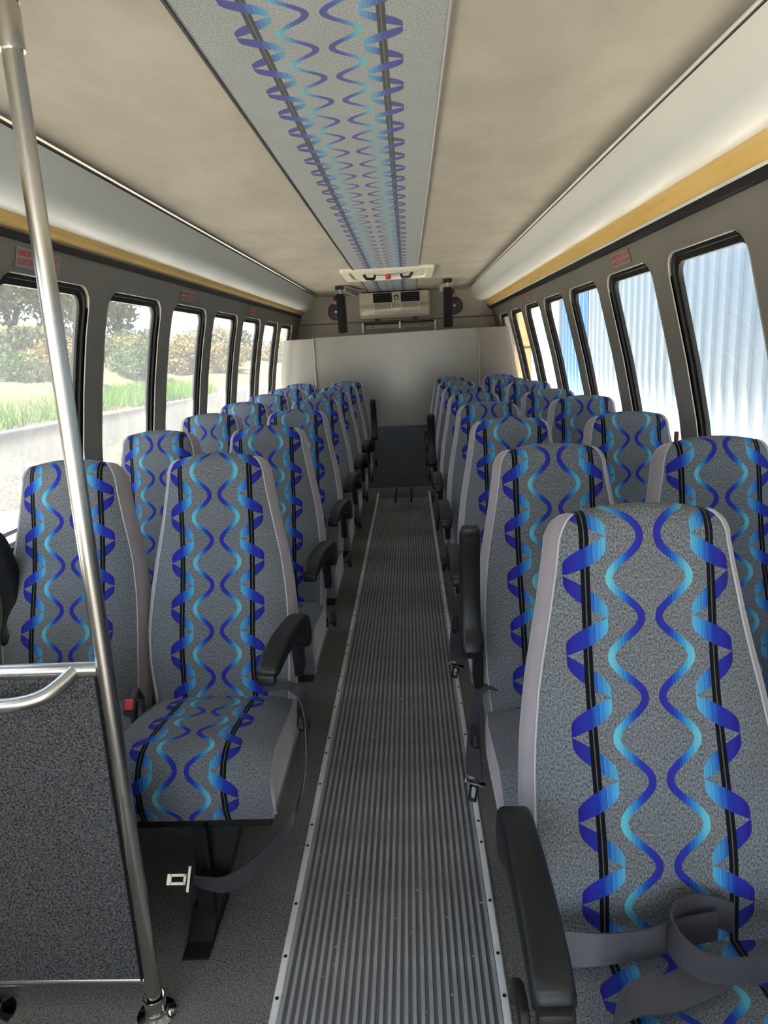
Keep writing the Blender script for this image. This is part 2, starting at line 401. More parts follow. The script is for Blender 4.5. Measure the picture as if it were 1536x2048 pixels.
# windows
for s in (-1, 1):
    for k, (a, b) in enumerate(WIN):
        idx = k+1 if s < 0 else k+1+len(WIN)
        root = empty('window_%d' % idx, (s*1.13, (a+b)/2, WZ0), kind='structure',
                     label='%s window in a black rubber frame, number %d from the front on the %s wall' % (('dusty tall' if s < 0 else 'clear tall'), k+1, 'left' if s < 0 else 'right'))
        ox, oy, oz = root.location
        def rel(x, y, z): return (x-ox, y-oy, z-oz)
        h = rrect(a, b, WZ0, WZ1, BR); hi = rrect(a+.031, b-.031, WZ0+.031, WZ1-.031, BR-.02); hm = rrect(a+.012, b-.012, WZ0+.012, WZ1-.012, BR-.008)
        fr = MB().grid([[rel(s*(wx(z, s)+.006), y, z) for y, z in h], [rel(s*(wx(z, s)+.008), y, z) for y, z in hm], [rel(s*(wx(z, s)+.017), y, z) for y, z in hm],
                        [rel(s*(wx(z, s)+.019), y, z) for y, z in hi], [rel(s*(wx(z, s)+.036), y, z) for y, z in hi], [rel(s*(wx(z, s)+.036), y, z) for y, z in h], [rel(s*(wx(z, s)+.006), y, z) for y, z in h]], True)
        ob('window_frame', fr.mesh('window_frame', True, angle=30), 'rubber', root)
        rm = MB().grid([[rel(s*(wx(z, s)-.004), y, z) for y, z in rrect(a-.003, b+.003, WZ0-.003, WZ1+.003, BR+.003)],
                        [rel(s*(wx(z, s)-.004), y, z) for y, z in h], [rel(s*(wx(z, s)+.007), y, z) for y, z in h]], True)
        ob('opening_trim', rm.mesh('opening_trim', True), 'rim', root)
        n = 8
        pane = MB().grid([[rel(s*(wx(z, s)+.028), y, z) for y in (a+.015, b-.015)] for z in [WZ0+.02+(WZ1-WZ0-.04)*i/n for i in range(n+1)]])
        ob('window_pane', pane.mesh('window_pane', True), 'dustglass' if s < 0 else 'glass', root)
        for q, zz in enumerate((WZ0+.045, WZ0+.085)):
            rl = MB().box(s*(wx(zz, s)+.020)-.007, s*(wx(zz, s)+.020)+.007, a+.03, b-.03, zz-.007, zz+.007)
            rl.v = [rel(*v) for v in rl.v]
            ob('bottom_rail', rl.mesh('bottom_rail', False), 'alu', root)
        if s > 0 and k == 5:        # release lever on the pillar
            lv = MB().box(1.138, 1.154, a-.050, a-.036, .955, 1.03); lv.v = [rel(*v) for v in lv.v]
            ob('release_lever', lv.mesh('release_lever', False, .004), 'darkred', root, label='dark red release lever')
# rear and front walls
def endpoly(): return [(-wx(z), z) for z, _ in WP] + [(-1.0, 1.83), (CEL, H), (CER, H), (1.0, 1.83)] + [(wx(z), z) for z, _ in reversed(WP)]
wr = ob('wall_rear', MB().prism([(-1.26, -.2), (-1.26, 2.08), (1.26, 2.08), (1.26, -.2)], 1, YR, YR+.05).mesh('wall_rear', False), 'rearwall', label='brown grey rear end wall of the bus', kind='structure')
def panel_piece(x0, x1, z0, z1, y=YR, th=.012):
    return MB().box(x0, x1, y-th, y, z0, z1).mesh('rear_panel', False, .004)
ob('wall_panel', panel_piece(-1.045, 1.03, 1.70, 1.985), 'rearwall', wr)
ob('seam', MB().box(-1.05, 1.04, YR-.016, YR, 1.694, 1.70).mesh('seam', False), 'rubber', wr)
mb = MB().box(-1.26, 1.26, YF-.05, YF, -.2, .45).box(-1.26, 1.26, YF-.05, YF, 1.92, 2.08).box(-1.26, -1.16, YF-.05, YF, .45, 1.92).box(1.16, 1.26, YF-.05, YF, .45, 1.92)  # unseen behind the camera; windscreen opening enlarged to let more daylight in
ob('wall_front', mb.mesh('wall_front', False), 'wall', label='front bulkhead around the windscreen', kind='structure')
wn = empty('window_%d' % (2*len(WIN)+1), (0, YF, .45), kind='structure', label='unseen windscreen at the front of the bus, enlarged for more daylight')
ob('window_pane', MB().grid([[(-1.16, -.02, 0), (1.16, -.02, 0)], [(-1.16, -.02, 1.47), (1.16, -.02, 1.47)]]).mesh('window_pane'), 'glass', wn)

# coves with amber light diffusers
def cove(side):
    if side < 0:
        P = [(CEL, 1.982), (-.873, 1.925), (-.893, 1.878), (-.925, 1.845), (-.965, 1.830), (-1.000, 1.833)]
        Lp = [(-1.000, 1.832), (-1.004, 1.818), (-1.014, 1.808), (-1.052, 1.796)]; B = [(-1.050, 1.799), (-1.062, 1.792), (-1.060, 1.772), (-1.036, 1.772)]; ye = 7.72
    else:
        P = [(CER, 1.982), (.783, 1.922), (.800, 1.880), (.832, 1.854), (.875, 1.840), (.920, 1.842)]
        Lp = [(.920, 1.841), (.926, 1.825), (.936, 1.813), (.967, 1.794)]; B = [(.965, 1.797), (.979, 1.789), (.986, 1.768), (1.004, 1.766)]; ye = 7.60
    nm = 'left' if side < 0 else 'right'
    pts = [Vector((x, z, 0)) for x, z in P]; sp = [(v.x, v.y) for v in spline(pts, 5)]
    mb = MB()
    ys = [YF+(ye-YF)*j/30 for j in range(31)]
    rows = [[(x, y, z) for x, z in sp] for y in ys]
    cx, cz = sp[-1][0], 1.97                     # rounded rear end
    for q in (1, 2, 3, 4): 
        t = q/4; k = math.sqrt(max(0, 1-t*t)); rows.append([(cx+(x-cx)*(.25+.75*k), ye+.06*t, cz+(z-cz)*(.25+.75*k)) for x, z in sp])
    mb.grid(rows); b = len(mb.v)-len(sp)
    mb.f.append(tuple(range(b, b+len(sp))))
    o = ob('cove_panel', mb.mesh('cove_panel', True, angle=60), 'cove', label='long white curved cove panel under the %s ceiling edge' % nm, cat='cove panel', group='ceiling coves')
    e = CEL if side < 0 else CER
    ob('edge_channel', MB().prism([(e-.012*side*-1, 2.0), (e-.012*side*-1, 1.988), (e+.010*side, 1.978), (e+.018*side, 1.99), (e+.018*side, 2.0)], 1, YF, ye+.05).mesh('edge_channel', False), 'channel', o)
    ob('edge_gasket', MB().prism([(e+.001*side, 1.986), (e+.004*side, 1.972), (e+.016*side, 1.968), (e+.020*side, 1.985)], 1, YF, ye+.05).mesh('edge_gasket', False), 'rubber', o)
    ob('lower_gasket', MB().prism([(x, z) for x, z in B] + [(B[-1][0], B[-1][1]+.03), (B[0][0], B[0][1]+.03)], 1, YF, YR-.02).mesh('lower_gasket', False), 'rubber', o)
    ob('lower_channel', MB().prism([(Lp[-1][0]-.004, Lp[-1][1]-.002), (Lp[-1][0]+.001, Lp[-1][1]+.010), (Lp[-1][0]+.004, Lp[-1][1]+.01), (Lp[-1][0]+.004, Lp[-1][1]-.006)], 1, YF, ye+.1).mesh('lower_channel', False), 'alu', o)
    l = MB(); lp = [(v.x, v.y) for v in spline([Vector((x, z, 0)) for x, z in Lp], 4)]
    top = [(Lp[-1][0], 1.90), (Lp[0][0], 1.90)]
    l.prism(lp+top, 1, YF, ye+.10)
    ob('cove_light', l.mesh('cove_light', True, angle=35), 'lens', label='amber yellow strip light lens running above the %s windows' % nm, cat='strip light', group='amber strip lights')
cove(-1); cove(1)

# aisle mat and floor trims
MW = .2624
am = ob('aisle_mat', MB().box(-MW+.016, MW-.016, YF+.1, 6.95, 0, .004).mesh('aisle_mat', False), 'mat', label='ribbed dark rubber mat running down the aisle', cat='mat')
nr = 27; sp_ = (2*MW-.05)/(nr-1)
ribme = MB().prism([(-.0052, 0), (-.0036, .0042), (.0036, .0042), (.0052, 0)], 1, YF+.1, 6.62).mesh('rib', False)
for i in range(nr): ob('rib', ribme, 'rib', am, (-MW+.025+sp_*i, 0, .004))
for x in (-.075, .075):
    ob('floor_track', MB().box(x-.010, x+.010, 6.42, 7.12, .004, .010).mesh('floor_track', False), 'blackmetal', label='short black floor track near the rear partition, %s of the pair' % ('left' if x < 0 else 'right'), cat='floor track', group='floor tracks')
scr = MB().lathe([(.0045, 0), (.0045, .0015), (.002, .0022)], 8).mesh('screw')
for s in (-1, 1):
    pr = [(0, 0), (.002, .006), (.008, .008), (.017, .007), (.021, .0)]
    x0 = -MW if s < 0 else MW-.021
    t = ob('trim_%d' % (4 if s < 0 else 5), MB().prism([(x0+a, z+.001) for a, z in pr], 1, YF, 6.9).mesh('floor_trim', True, angle=30), 'alu', label='worn aluminium edge strip on the %s side of the aisle mat' % ('left' if s < 0 else 'right'), kind='structure')
    for j in range(42): ob('screw', scr, 'screw', t, (x0+.010, .25+.165*j+.04*math.sin(j*2.3), .0085))

# ================================================================== REAR END
PY = 7.21
pt = empty('partition', (0, PY, 0), label='grey laminate luggage partition across the rear with a carpeted lower half', cat='partition')
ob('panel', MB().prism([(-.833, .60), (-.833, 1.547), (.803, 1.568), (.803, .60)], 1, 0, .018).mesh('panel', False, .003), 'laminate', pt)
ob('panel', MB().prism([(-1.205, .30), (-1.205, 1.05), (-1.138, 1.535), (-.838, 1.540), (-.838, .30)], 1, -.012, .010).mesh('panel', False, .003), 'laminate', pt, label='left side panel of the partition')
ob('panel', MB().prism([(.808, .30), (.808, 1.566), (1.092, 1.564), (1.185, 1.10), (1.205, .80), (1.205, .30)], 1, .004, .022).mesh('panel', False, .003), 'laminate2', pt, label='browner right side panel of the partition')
ob('carpet_panel', MB().box(-.86, .82, -.006, .018, 0.002, .635).mesh('carpet_panel', False, .003), 'lowcarpet', pt, label='dark carpeted lower panel')
for x, n_ in ((-.8355, 'joint_strip'), (.8055, 'joint_strip')):
    ob(n_, MB().box(x-.004, x+.004, -.016, .01, .635, 1.546).mesh(n_, False), 'rim', pt)
# rear hatch frame showing above the partition
rf = empty('rear_hatch_frame', (0, YR-.02, 1.60), label='metal emergency hatch frame showing just above the partition', cat='hatch frame')
ob('upper_bar', MB().box(-.36, .40, -.03, .0, .065, .085).mesh('upper_bar', False, .002), 'blackmetal', rf)
ob('plate', MB().box(-.34, .02, -.025, .0, .02, .060).mesh('plate', False, .002), 'rim', rf)
ob('plate', MB().box(.03, .36, -.018, .0, .02, .040).mesh('plate', False, .002), 'rim', rf)
ob('latch', MB().box(.015, .035, -.045, -.01, .01, .085).mesh('latch', False, .002), 'alu', rf)
for x in (-.375, .405): ob('side_bar', MB().box(x-.008, x+.008, -.035, 0, -.02, .085).mesh('side_bar', False, .002), 'alu', rf)
for x in (-.27, .27): ob('bolt', MB().lathe([(.008, 0), (.008, .006), (.004, .008)], 8).mesh('bolt'), 'screw', rf, (x, -.025, .04), (PI/2, 0, 0))

# air conditioner
ac = empty('air_conditioner', (-.018, YR-.012, 1.72), label='beige air conditioning unit under the rear ceiling', cat='air conditioner')
side = [(0, 0), (-.20, 0), (-.235, .03), (-.245, .10), (-.205, .145), (-.20, .262), (0, .262)]
mb = MB(); n_ = len(side); rows = []
for x, k in ((-.375, .80), (-.36, .95), (-.335, 1.0), (.335, 1.0), (.36, .95), (.375, .80)):
    rows.append([(x, y*k, .131+(z-.131)*(.93 if k < .9 else 1)) for y, z in side])
mb.grid(rows, True); mb.f.append(tuple(range(n_-1, -1, -1))); mb.f.append(tuple(len(mb.v)-n_+i for i in range(n_)))
ob('housing', mb.mesh('housing', True, .006, 2, 35), 'beige', ac)
for x in (-.125, .165):
    v = ob('vent', MB().box(x-.098, x+.098, -.212, -.19, .158, .252).mesh('vent', False, .006), 'softblack', ac)
    for q in range(4): ob('slat', MB().box(x-.088, x+.088, -.220, -.205, .172+.019*q, .178+.019*q).mesh('slat', False), 'rubber', v)
    for q in range(5): ob('slat', MB().box(x-.075+.037*q, x-.071+.037*q, -.218, -.205, .166, .244).mesh('slat', False), 'rubber', v)
    tr = ob('tray', MB().box(x-.092, x+.092, -.262, -.235, .078, .086).mesh('tray', False, .003), 'cream', ac)
    for dx in (-.094, .09): ob('tray_side', MB().box(x+dx, x+dx+.006, -.258, -.205, .07, .145).mesh('tray_side', False, .002), 'cream', tr)
bd_ = ob('badge', MB().lathe([(.024, 0), (.024, .006), (.019, .010)], 20).mesh('badge'), 'blackplastic', ac, (.020, -.204, .205), (PI/2, 0, 0))
ob('badge_mark', MB().prism([(-.013, -.011), (.013, -.011), (.0, .014)], 2, .009, .012).mesh('badge_mark', False), 'white', bd_)
for x in (-.19, .21): ob('mount_tab', MB().box(x-.025, x+.025, -.17, -.12, -.02, .005).mesh('mount_tab', False, .002), 'blackmetal', ac)

# roof escape hatch
hx, hy = -.033, 5.94
rh = empty('roof_hatch', (hx, hy, H), label='cream roof escape hatch with a red handle in the ceiling', cat='roof hatch')
HW, HD = .357, .395
def ring(a, b, z0, z1):
    mb = MB(); o_ = rrect(-HW*a, HW*a, -HD*a, HD*a, .03, 4, 2); i_ = rrect(-HW*b, HW*b, -HD*b, HD*b, .06, 4, 2)
    mb.grid([[(x, y, 0) for x, y in o_], [(x, y, z0) for x, y in o_], [(x, y, z0) for x, y in i_], [(x, y, z1) for x, y in i_]], True); return mb
ob('hatch_frame', ring(1.0, .84, -.022, -.004).mesh('hatch_frame', True, angle=30), 'cream', rh)
o_ = rrect(-HW*.84, HW*.84, -HD*.84, HD*.84, .06, 4, 2)
mb = MB().grid([[(x*k, y*k, z) for x, y in o_] for k, z in ((1.0, -.005), (.92, -.012), (.8, -.016), (.4, -.017))], True); mb.f.append(tuple(range(len(mb.v)-len(o_), len(mb.v))))
ob('hatch_lid', mb.mesh('hatch_lid', True), 'cream', rh)
for s in (-1, 1):
    mb = MB().tube([(s*.10, -.05, -.02), (s*.115, -.05, -.05), (s*.17, -.10, -.05), (s*.19, -.12, -.02)], .012, 8)
    ob('hatch_arm', mb.mesh('hatch_arm'), 'blackmetal', rh)
ob('crank_bar', MB().tube([(-.11, -.05, -.035), (.11, -.05, -.035)], .006, 8).mesh('crank_bar'), 'alu', rh)
hd = ob('red_handle', MB().box(-.022, .022, -.075, -.025, -.055, -.022).mesh('red_handle', False, .006), 'red', rh, label='red release handle')
ob('grip', MB().box(-.012, .012, -.095, -.07, -.050, -.030).mesh('grip', False, .004), 'red', hd)
ob('latch_plate', MB().lathe([(.03, -.02), (.03, -.03), (.02, -.034)], 14).mesh('latch_plate'), 'beige', rh, (-.06, .03, 0))

# folding arms hanging from the ceiling, loudspeakers behind them
def fold_arm(x, y, tilt, lab):
    r = empty('folding_arm', (x, y, H), label=lab, cat='folding arm', group='ceiling folding arms')
    ob('ceiling_mount', MB().box(-.04, .04, -.05, .03, -.035, -.008).mesh('ceiling_mount', False, .004), 'blackmetal', r)
    ob('knuckle', MB().tube([(0, -.01, -.03), (.01, .0, -.075)], .012, 10).mesh('knuckle'), 'rim', r)
    ob('rail', MB().hexa([(.03, .0, -.05), (.055, .0, -.05), (.055+tilt*.8, .55, -.075), (.03+tilt*.8, .55, -.075), (.03, .0, -.012), (.055, .0, -.012), (.055+tilt*.8, .55, -.012), (.03+tilt*.8, .55, -.012)]).mesh('rail', False, .003), 'rim', r)
    a = ob('padded_bar', MB().box(-.032, .032, -.03, .03, -.43, -.075).mesh('padded_bar', False, .008), 'softblack', r, None, (0, -tilt*.12, 0))
    ob('bar_edge', MB().box(-.040, -.032, -.026, .026, -.428, -.08).mesh('bar_edge', False, .002), 'blackmetal', a)
    ob('bar_edge', MB().box(.032, .046, -.022, .022, -.425, -.09).mesh('bar_edge', False, .002), 'blackmetal', a)
    sx = -1 if x < 0 else 1
    ob('pull_tab', MB().box(sx*.05-.018, sx*.05+.018, -.012, .012, -.165, -.135).mesh('pull_tab', False, .004), 'red', a, label='red pull tab')
    ob('tab_plate', MB().box(sx*.052-.012, sx*.052+.012, -.004, .016, -.22, -.09).mesh('tab_plate', False, .004), 'blackmetal', a)
fold_arm(-.512, 6.88, .10, 'black padded folding arm hanging left of the air conditioner')
fold_arm(.485, 6.75, -.10, 'black padded folding arm hanging right of the air conditioner')
for x, lab in ((-.656, 'left'), (.618, 'right')):
    s_ = ob('loudspeaker', MB().lathe([(.085, 0), (.085, .012), (.07, .022), (.02, .026)], 28).mesh('loudspeaker'), 'speaker', None, (x, YR-.012, 1.82), (PI/2, 0, 0), label='round dark loudspeaker on the rear wall, %s of the air conditioner' % lab, cat='loudspeaker', group='rear loudspeakers')
    ob('rim', MB().lathe([(.088, 0), (.090, .010), (.082, .015), (.080, .004)], 28).mesh('rim'), 'blackplastic', s_)
    ob('emblem', MB().lathe([(.012, .02), (.012, .028), (.006, .03)], 12).mesh('emblem'), 'alu', s_)

# emergency exit stickers
def sticker(side, y, z, w_, h_, lab):
    x = side*(wx(z, side)-.002)
    tilt = math.atan2(wx(z-.05, side)-wx(z+.05, side), .1)
    r = ob('exit_sticker', MB().box(-w_/2, w_/2, -h_/2, h_/2, 0, .0006).mesh('exit_sticker', False), 'decal', None, (x, y, z), None, lab, 'sticker', 'emergency exit stickers')
    # local x along the wall, local y up the wall, local z into the saloon
    ex = Vector((0, 1, 0)) if side < 0 else Vector((0, -1, 0)); ey = Vector((-side*math.sin(tilt), 0, math.cos(tilt))); ez = ex.cross(ey)
    mm_ = Matrix((ex, ey, ez)).transposed().to_4x4(); mm_.translation = (x+(-side)*.002, y, z); r.matrix_world = mm_
    for i, tx in enumerate(('EMERGENCY EXIT', 'SORTIE DE SECOURS')):
        cu = bpy.data.curves.new('t', 'FONT'); cu.body = tx; cu.align_x = 'CENTER'; cu.align_y = 'CENTER'; cu.size = h_*.44; cu.extrude = .0002; cu.offset = .0004
        to = bpy.data.objects.new('t', cu); COL.objects.link(to)
        dg = bpy.context.evaluated_depsgraph_get(); me = bpy.data.meshes.new_from_object(to.evaluated_get(dg)); bpy.data.objects.remove(to)
        xs = [v.co.x for v in me.vertices]; k = w_*.94/(max(xs)-min(xs))
        for v in me.vertices: v.co.x *= k
        me.materials.clear()
        ob('lettering', me, 'decalred', r, (0, h_*(.22-.45*i), .001))
sticker(-1, 2.31, 1.728, .27, .058, 'red on grey emergency exit sticker behind the steel pole, left wall')
sticker(-1, 3.866, 1.728, .25, .055, 'emergency exit sticker above the third window in view, left wall')
sticker(-1, 5.45, 1.728, .25, .055, 'faded emergency exit sticker furthest back on the left wall')
sticker(1, 3.20, 1.728, .25, .055, 'red emergency exit sticker between the nearest windows, right wall')
sticker(1, 5.59, 1.728, .25, .055, 'emergency exit sticker furthest back on the right wall')

# ================================================================== SEATS
HF = [(.40, .194), (.47, .200), (.55, .207), (.64, .209), (.74, .202), (.84, .187), (.95, .164), (1.05, .146), (1.12, .138)]
def interp(T, z):
    if z <= T[0][0]: return T[0][1]
    for (a, p), (b, q) in zip(T, T[1:]):
        if z <= b:
            t = (z-a)/(b-a); return p+(q-p)*t
    return T[-1][1]
BP = Vector((0, -.15, .45))               # backrest pivot in seat space
ZT, RR = 1.12, .05
def yl(z): return -.17*(1.12-z)/.65
def yfront(z): return yl(z) - .022*math.exp(-((z-.60)/.12)**2) + .012*math.exp(-((z-.88)/.12)**2)
def back_levels():
    L = []
    zs = [.40+(ZT-RR-.40)*i/17 for i in range(18)]
    yc = yfront(ZT-RR)+RR
    for z in zs: L.append(dict(z=z, yf=yfront(z), yb=yl(z)+.10+.012, h=interp(HF, z), c=1.0, sa=0.0))
    h0 = interp(HF, ZT-RR)
    for i in range(1, 8):
        a = i/7*PI/2
        L.append(dict(z=ZT-RR+RR*math.sin(a), yf=yc-RR*math.cos(a), yb=yc+RR*math.cos(a), h=h0-.030*(1-math.cos(a))-.004*math.sin(a), c=math.cos(a), sa=math.sin(a)))
    return L
LV = back_levels()
NU = 16
def build_backrest():
    mb = MB(); mb.uv = []; rows = []; vlen = 0; prev = None
    seq = [(l, 'f') for l in LV] + [(l, 'b') for l in reversed(LV[17:-1])]
    for l, sd_ in seq:
        yv = l['yf'] if sd_ == 'f' else l['yb']
        if prev is not None: vlen += math.hypot(yv-prev[0], l['z']-prev[1])
        prev = (yv, l['z']); row = []
        for i in range(NU+1):
            t = -1+2*i/NU; t = math.copysign(abs(t)**.92, t)
            x = .955*l['h']*t
            e = .030*abs(t)**4*l['c'] if sd_ == 'f' else 0
            row.append((x-BP.x, yv+e-BP.y, l['z']+.014*(1-t*t)*l['sa']-BP.z)); mb.uv.append((x*1.0, vlen))
        rows.append(row)
    mb.grid(rows)
    return mb.mesh('backrest', True, angle=80)
def build_cover():
    mb = MB()
    qs = [(0, 0), (.22, .008), (.55, .010), (.85, .007), (1, .001)]
    for s in (-1, 1):
        rows = []
        for l in LV:
            ye = l['yf']+.030*l['c']; r = []
            for q, bu in qs: r.append((s*(l['h']*(.955 if q == 0 else 1)+bu*l['c']), ye+(l['yb']-ye)*q-BP.y, l['z']-BP.z))
            rows.append(r)
        mb.grid(rows)
    mb.grid([[(l['h']*t, l['yb']+.012*(1-t*t)-BP.y, l['z']-BP.z) for t in (-1.02, -.5, 0, .5, 1.02)] for l in LV[:18]])
    return mb.mesh('back_cover', True, angle=60)
def build_piping():
    mb = MB()
    for s in (-1, 1): mb.tube([(s*(.955*l['h']+.001), l['yf']+.029*l['c']-BP.y, l['z']-BP.z) for l in LV[:-1]], .0022, 5)
    return mb.mesh('seam_piping')
CP = [(-.115, .452, .196), (-.17, .462, .203), (-.24, .472, .209), (-.33, .484, .210), (-.42, .494, .210), (-.47, .497, .210), (-.505, .491, .210), (-.532, .474, .209), (-.549, .446, .208), (-.555, .41, .208), (-.552, .37, .208), (-.540, .335, .207)]
def build_cushion():
    mb = MB(); mb.uv = []; rows = []; vl = .045; pr = None
    for y, z, h in CP:
        if pr: vl -= math.hypot(y-pr[0], z-pr[1])
        pr = (y, z); row = []
        for i in range(NU+1):
            t = -1+2*i/NU; e = abs(t)**5
            tz = 1 if y > -.5 else max(0, (z-.40)/.09)
            row.append((h*t, y+(.02*e if y < -.5 else 0), z-.022*e*tz+.006*(1-t*t)*tz)); mb.uv.append((h*t, vl))
        rows.append(row)
    mb.grid(rows); return mb.mesh('seat_cushion', True, angle=80)
def build_cushion_side():
    mb = MB()
    for s in (-1, 1):
        rows = []
        for y, z, h in CP:
            tz = 1 if y > -.5 else max(0, (z-.40)/.09); y2 = y+(.02 if y < -.5 else 0); zt = z-.022*tz; zb = .332
            rows.append([(s*(h+b_), y2+(.03*(1-q) if False else 0), zt+(zb-zt)*q) for q, b_ in ((0, 0), (.3, .008), (.65, .007), (1, -.006))])
        mb.grid(rows)
    mb.grid([[(s*.21, y, .332) for s in (-1, 1)] for y in (-.535, -.115)])
    return mb.mesh('cushion_side', True, angle=60)
ARM_PIVOT = Vector((0, -.155, .640))
def build_arm():
    top = [(-.122, .655), (-.135, .688), (-.175, .707), (-.26, .716), (-.36, .716), (-.435, .704), (-.475, .682)]
    bot = [(-.472, .660), (-.445, .658), (-.36, .668), (-.27, .662), (-.205, .640), (-.175, .612), (-.145, .600), (-.120, .622)]
    T = [(v.x, v.y) for v in spline([Vector((a, b, 0)) for a, b in top], 3)]; B = [(v.x, v.y) for v in spline([Vector((a, b, 0)) for a, b in bot], 3)]
    mb = MB().prism([(y-ARM_PIVOT.y, z-ARM_PIVOT.z) for y, z in T+B], 0, -.026, .026)
    return mb.mesh('armrest', True, .011, 3, 50)
def build_cap():
    mb = MB().box(-.022, .022, -.330, -.305, .006, .034); return mb.mesh('armrest_cap', True, .006, 2)
def build_arm_bracket():
    return MB().prism([(-.03, .02), (.05, .02), (.06, -.12), (.0, -.13)], 0, -.012, .012).mesh('armrest_bracket', False, .004)
ME = dict(back=build_backrest(), cover=build_cover(), pipe=build_piping(), cush=build_cushion(), cside=build_cushion_side(), arm=build_arm(), cap=build_cap(), brk=build_arm_bracket())
ME['frame'] = MB().box(-.195, .195, -.50, .0, .285, .330).mesh('seat_frame', False, .006)
ME['shellbar'] = MB().box(-.17, .17, -.06, -.02, .28, .46).mesh('back_frame', False, .006)
def build_leg(s):
    return MB().hexa([(s*-.014-.0, -.515, .012), (s*.032, -.515, .012), (s*.032, -.435, .012), (s*-.014, -.435, .012), (s*-.012, -.47, .30), (s*.118, -.47, .30), (s*.118, -.36, .30), (s*-.012, -.36, .30)]).mesh('leg', False, .003)
ME['leg'] = {s: build_leg(s) for s in (-1, 1)}
ME['rib_leg'] = {s: MB().box(*sorted((s*.028, s*.036)), -.518, -.50, .02, .30).mesh('leg_rib', False) for s in (-1, 1)}
ME['rleg'] = MB().hexa([(-.025, -.10, 0), (.025, -.10, 0), (.025, -.03, 0), (-.025, -.03, 0), (-.05, -.10, .29), (.05, -.10, .29), (.05, -.02, .29), (-.05, -.02, .29)]).mesh('leg', False, .003)
ME['foot'] = MB().prism([(-.605, 0), (-.605, .005), (-.56, .010), (-.50, .055), (-.43, .055), (-.40, .010), (-.40, 0)], 0, -.030, .036).mesh('foot', False, .003)
ME['lever'] = MB().prism([(-.05, .0), (-.03, .022), (.02, .018), (.06, -.012), (.075, -.05), (.055, -.065), (.035, -.03), (-.01, -.018), (-.04, -.015)], 0, -.008, .008).mesh('recline_lever', True, .004, 2)
ME['wallrail'] = {s: MB().box(*sorted((s*.15, s*.28)), -.30, -.24, .29, .33).mesh('wall_bracket', False, .003) for s in (-1, 1)}
ME['wleg'] = MB().hexa([(-.02, -.31, 0), (.02, -.31, 0), (.02, -.23, 0), (-.02, -.23, 0), (-.04, -.33, .29), (.04, -.33, .29), (.04, -.21, .29), (-.04, -.21, .29)]).mesh('leg', False, .003)
AX, WX_ = .474, .912
SHIFT = {(1, True, 0): .007, (-1, True, 0): .525, (1, True, 1): .943, (-1, False, 0): .969, (1, False, 1): .872}
ORD = ['first', 'second', 'third', 'fourth', 'fifth', 'sixth', 'seventh', 'eighth']
PH = .0
def make_seat(side, aisle, row, y0, arm='down', recl=0.0, dx=0.0, label=None, belt=True):
    cx = side*(AX if aisle else WX_)+dx
    root = empty('bus_seat', (cx, y0, 0), label=label, cat='seat', group='%s %s seats' % ('left' if side < 0 else 'right', 'aisle' if aisle else 'window'))
    toaisle = -side                                   # local x direction of the aisle
    b = ob('backrest', ME['back'], 'seat', root, BP, (-recl, 0, 0))
    b['cloth_shift'] = SHIFT.get((side, aisle, row), random.random())
    ob('back_cover', ME['cover'], 'velour', b); ob('seam_piping', ME['pipe'], 'piping', b)
    c = ob('seat_cushion', ME['cush'], 'seat', root); c['cloth_shift'] = b['cloth_shift']; ob('cushion_side', ME['cside'], 'velour', c)
    ob('seat_frame', ME['frame'], 'blackmetal', root); ob('back_frame', ME['shellbar'], 'blackmetal', root)
    if aisle:
        l = ob('leg', ME['leg'][toaisle], 'blackmetal', root); ob('leg_rib', ME['rib_leg'][toaisle], 'blackmetal', l)
        ob('foot', ME['foot'], 'blackmetal', l)
        ob('leg', ME['rleg'], 'blackmetal', root)
        ob('recline_lever', ME['lever'], 'blackplastic', root, (toaisle*.245, -.25, .43))
    else:
        ob('leg', ME['wleg'], 'blackmetal', root); ob('wall_bracket', ME['wallrail'][side], 'blackmetal', root)
    if arm:
        sx = toaisle if aisle else -toaisle
        rot = (0, 0, 0) if arm == 'down' else (-math.radians(80), 0, 0) if arm == 'up' else (-math.radians(arm), 0, 0)
        a = ob('armrest', ME['arm'], 'blackplastic', root, (sx*(.240 if aisle else .180), ARM_PIVOT.y+(0 if aisle else .065), ARM_PIVOT.z), (rot[0], 0, -.10 if arm == 'down' and side < 0 else 0))
        ob('armrest_cap', ME['cap'], 'blackplastic', a)
        if aisle: ob('armrest_bracket', ME['brk'], 'blackmetal', root, (sx*.222, ARM_PIVOT.y+.02, ARM_PIVOT.z-.01))
    return root
LY = [1.994+.76*i for i in range(7)]; RY = [1.127+.76*i for i in range(8)]
def near_words(i, n): return ORD[i]
SEATS = {}
larm = ['down', 'down', 'down', 'down', 'down', 'down', 'up']
rarm = ['down', 'up', 'down', 'down', 'down', 'up', 'down', 'down']
for i, y in enumerate(LY):
    if i == 0: la, lw = 'patterned seat behind the steel barrier, nearest on the left of the aisle', 'patterned window seat behind the steel pole, nearest on the left'
    else: la, lw = 'patterned aisle seat in the %s row on the left' % ORD[i], 'patterned window seat in the %s row on the left' % ORD[i]
    SEATS['LA', i] = make_seat(-1, True, i, y, larm[i], label=la)
    SEATS['LW', i] = make_seat(-1, False, i, y, 'up' if i == 0 else None, label=lw)
for i, y in enumerate(RY):
    if i == 0: la, lw = 'large patterned seat in the right foreground with a loose belt on it', 'patterned window seat cut off by the right edge, nearest row'
    else: la, lw = 'patterned aisle seat in the %s row on the right' % ORD[i], 'patterned window seat in the %s row on the right' % ORD[i]
    SEATS['RA', i] = make_seat(1, True, i, y, rarm[i], label=la)
    SEATS['RW', i] = make_seat(1, False, i, y, None, -.09 if i in (3, 5) else 0, label=lw)

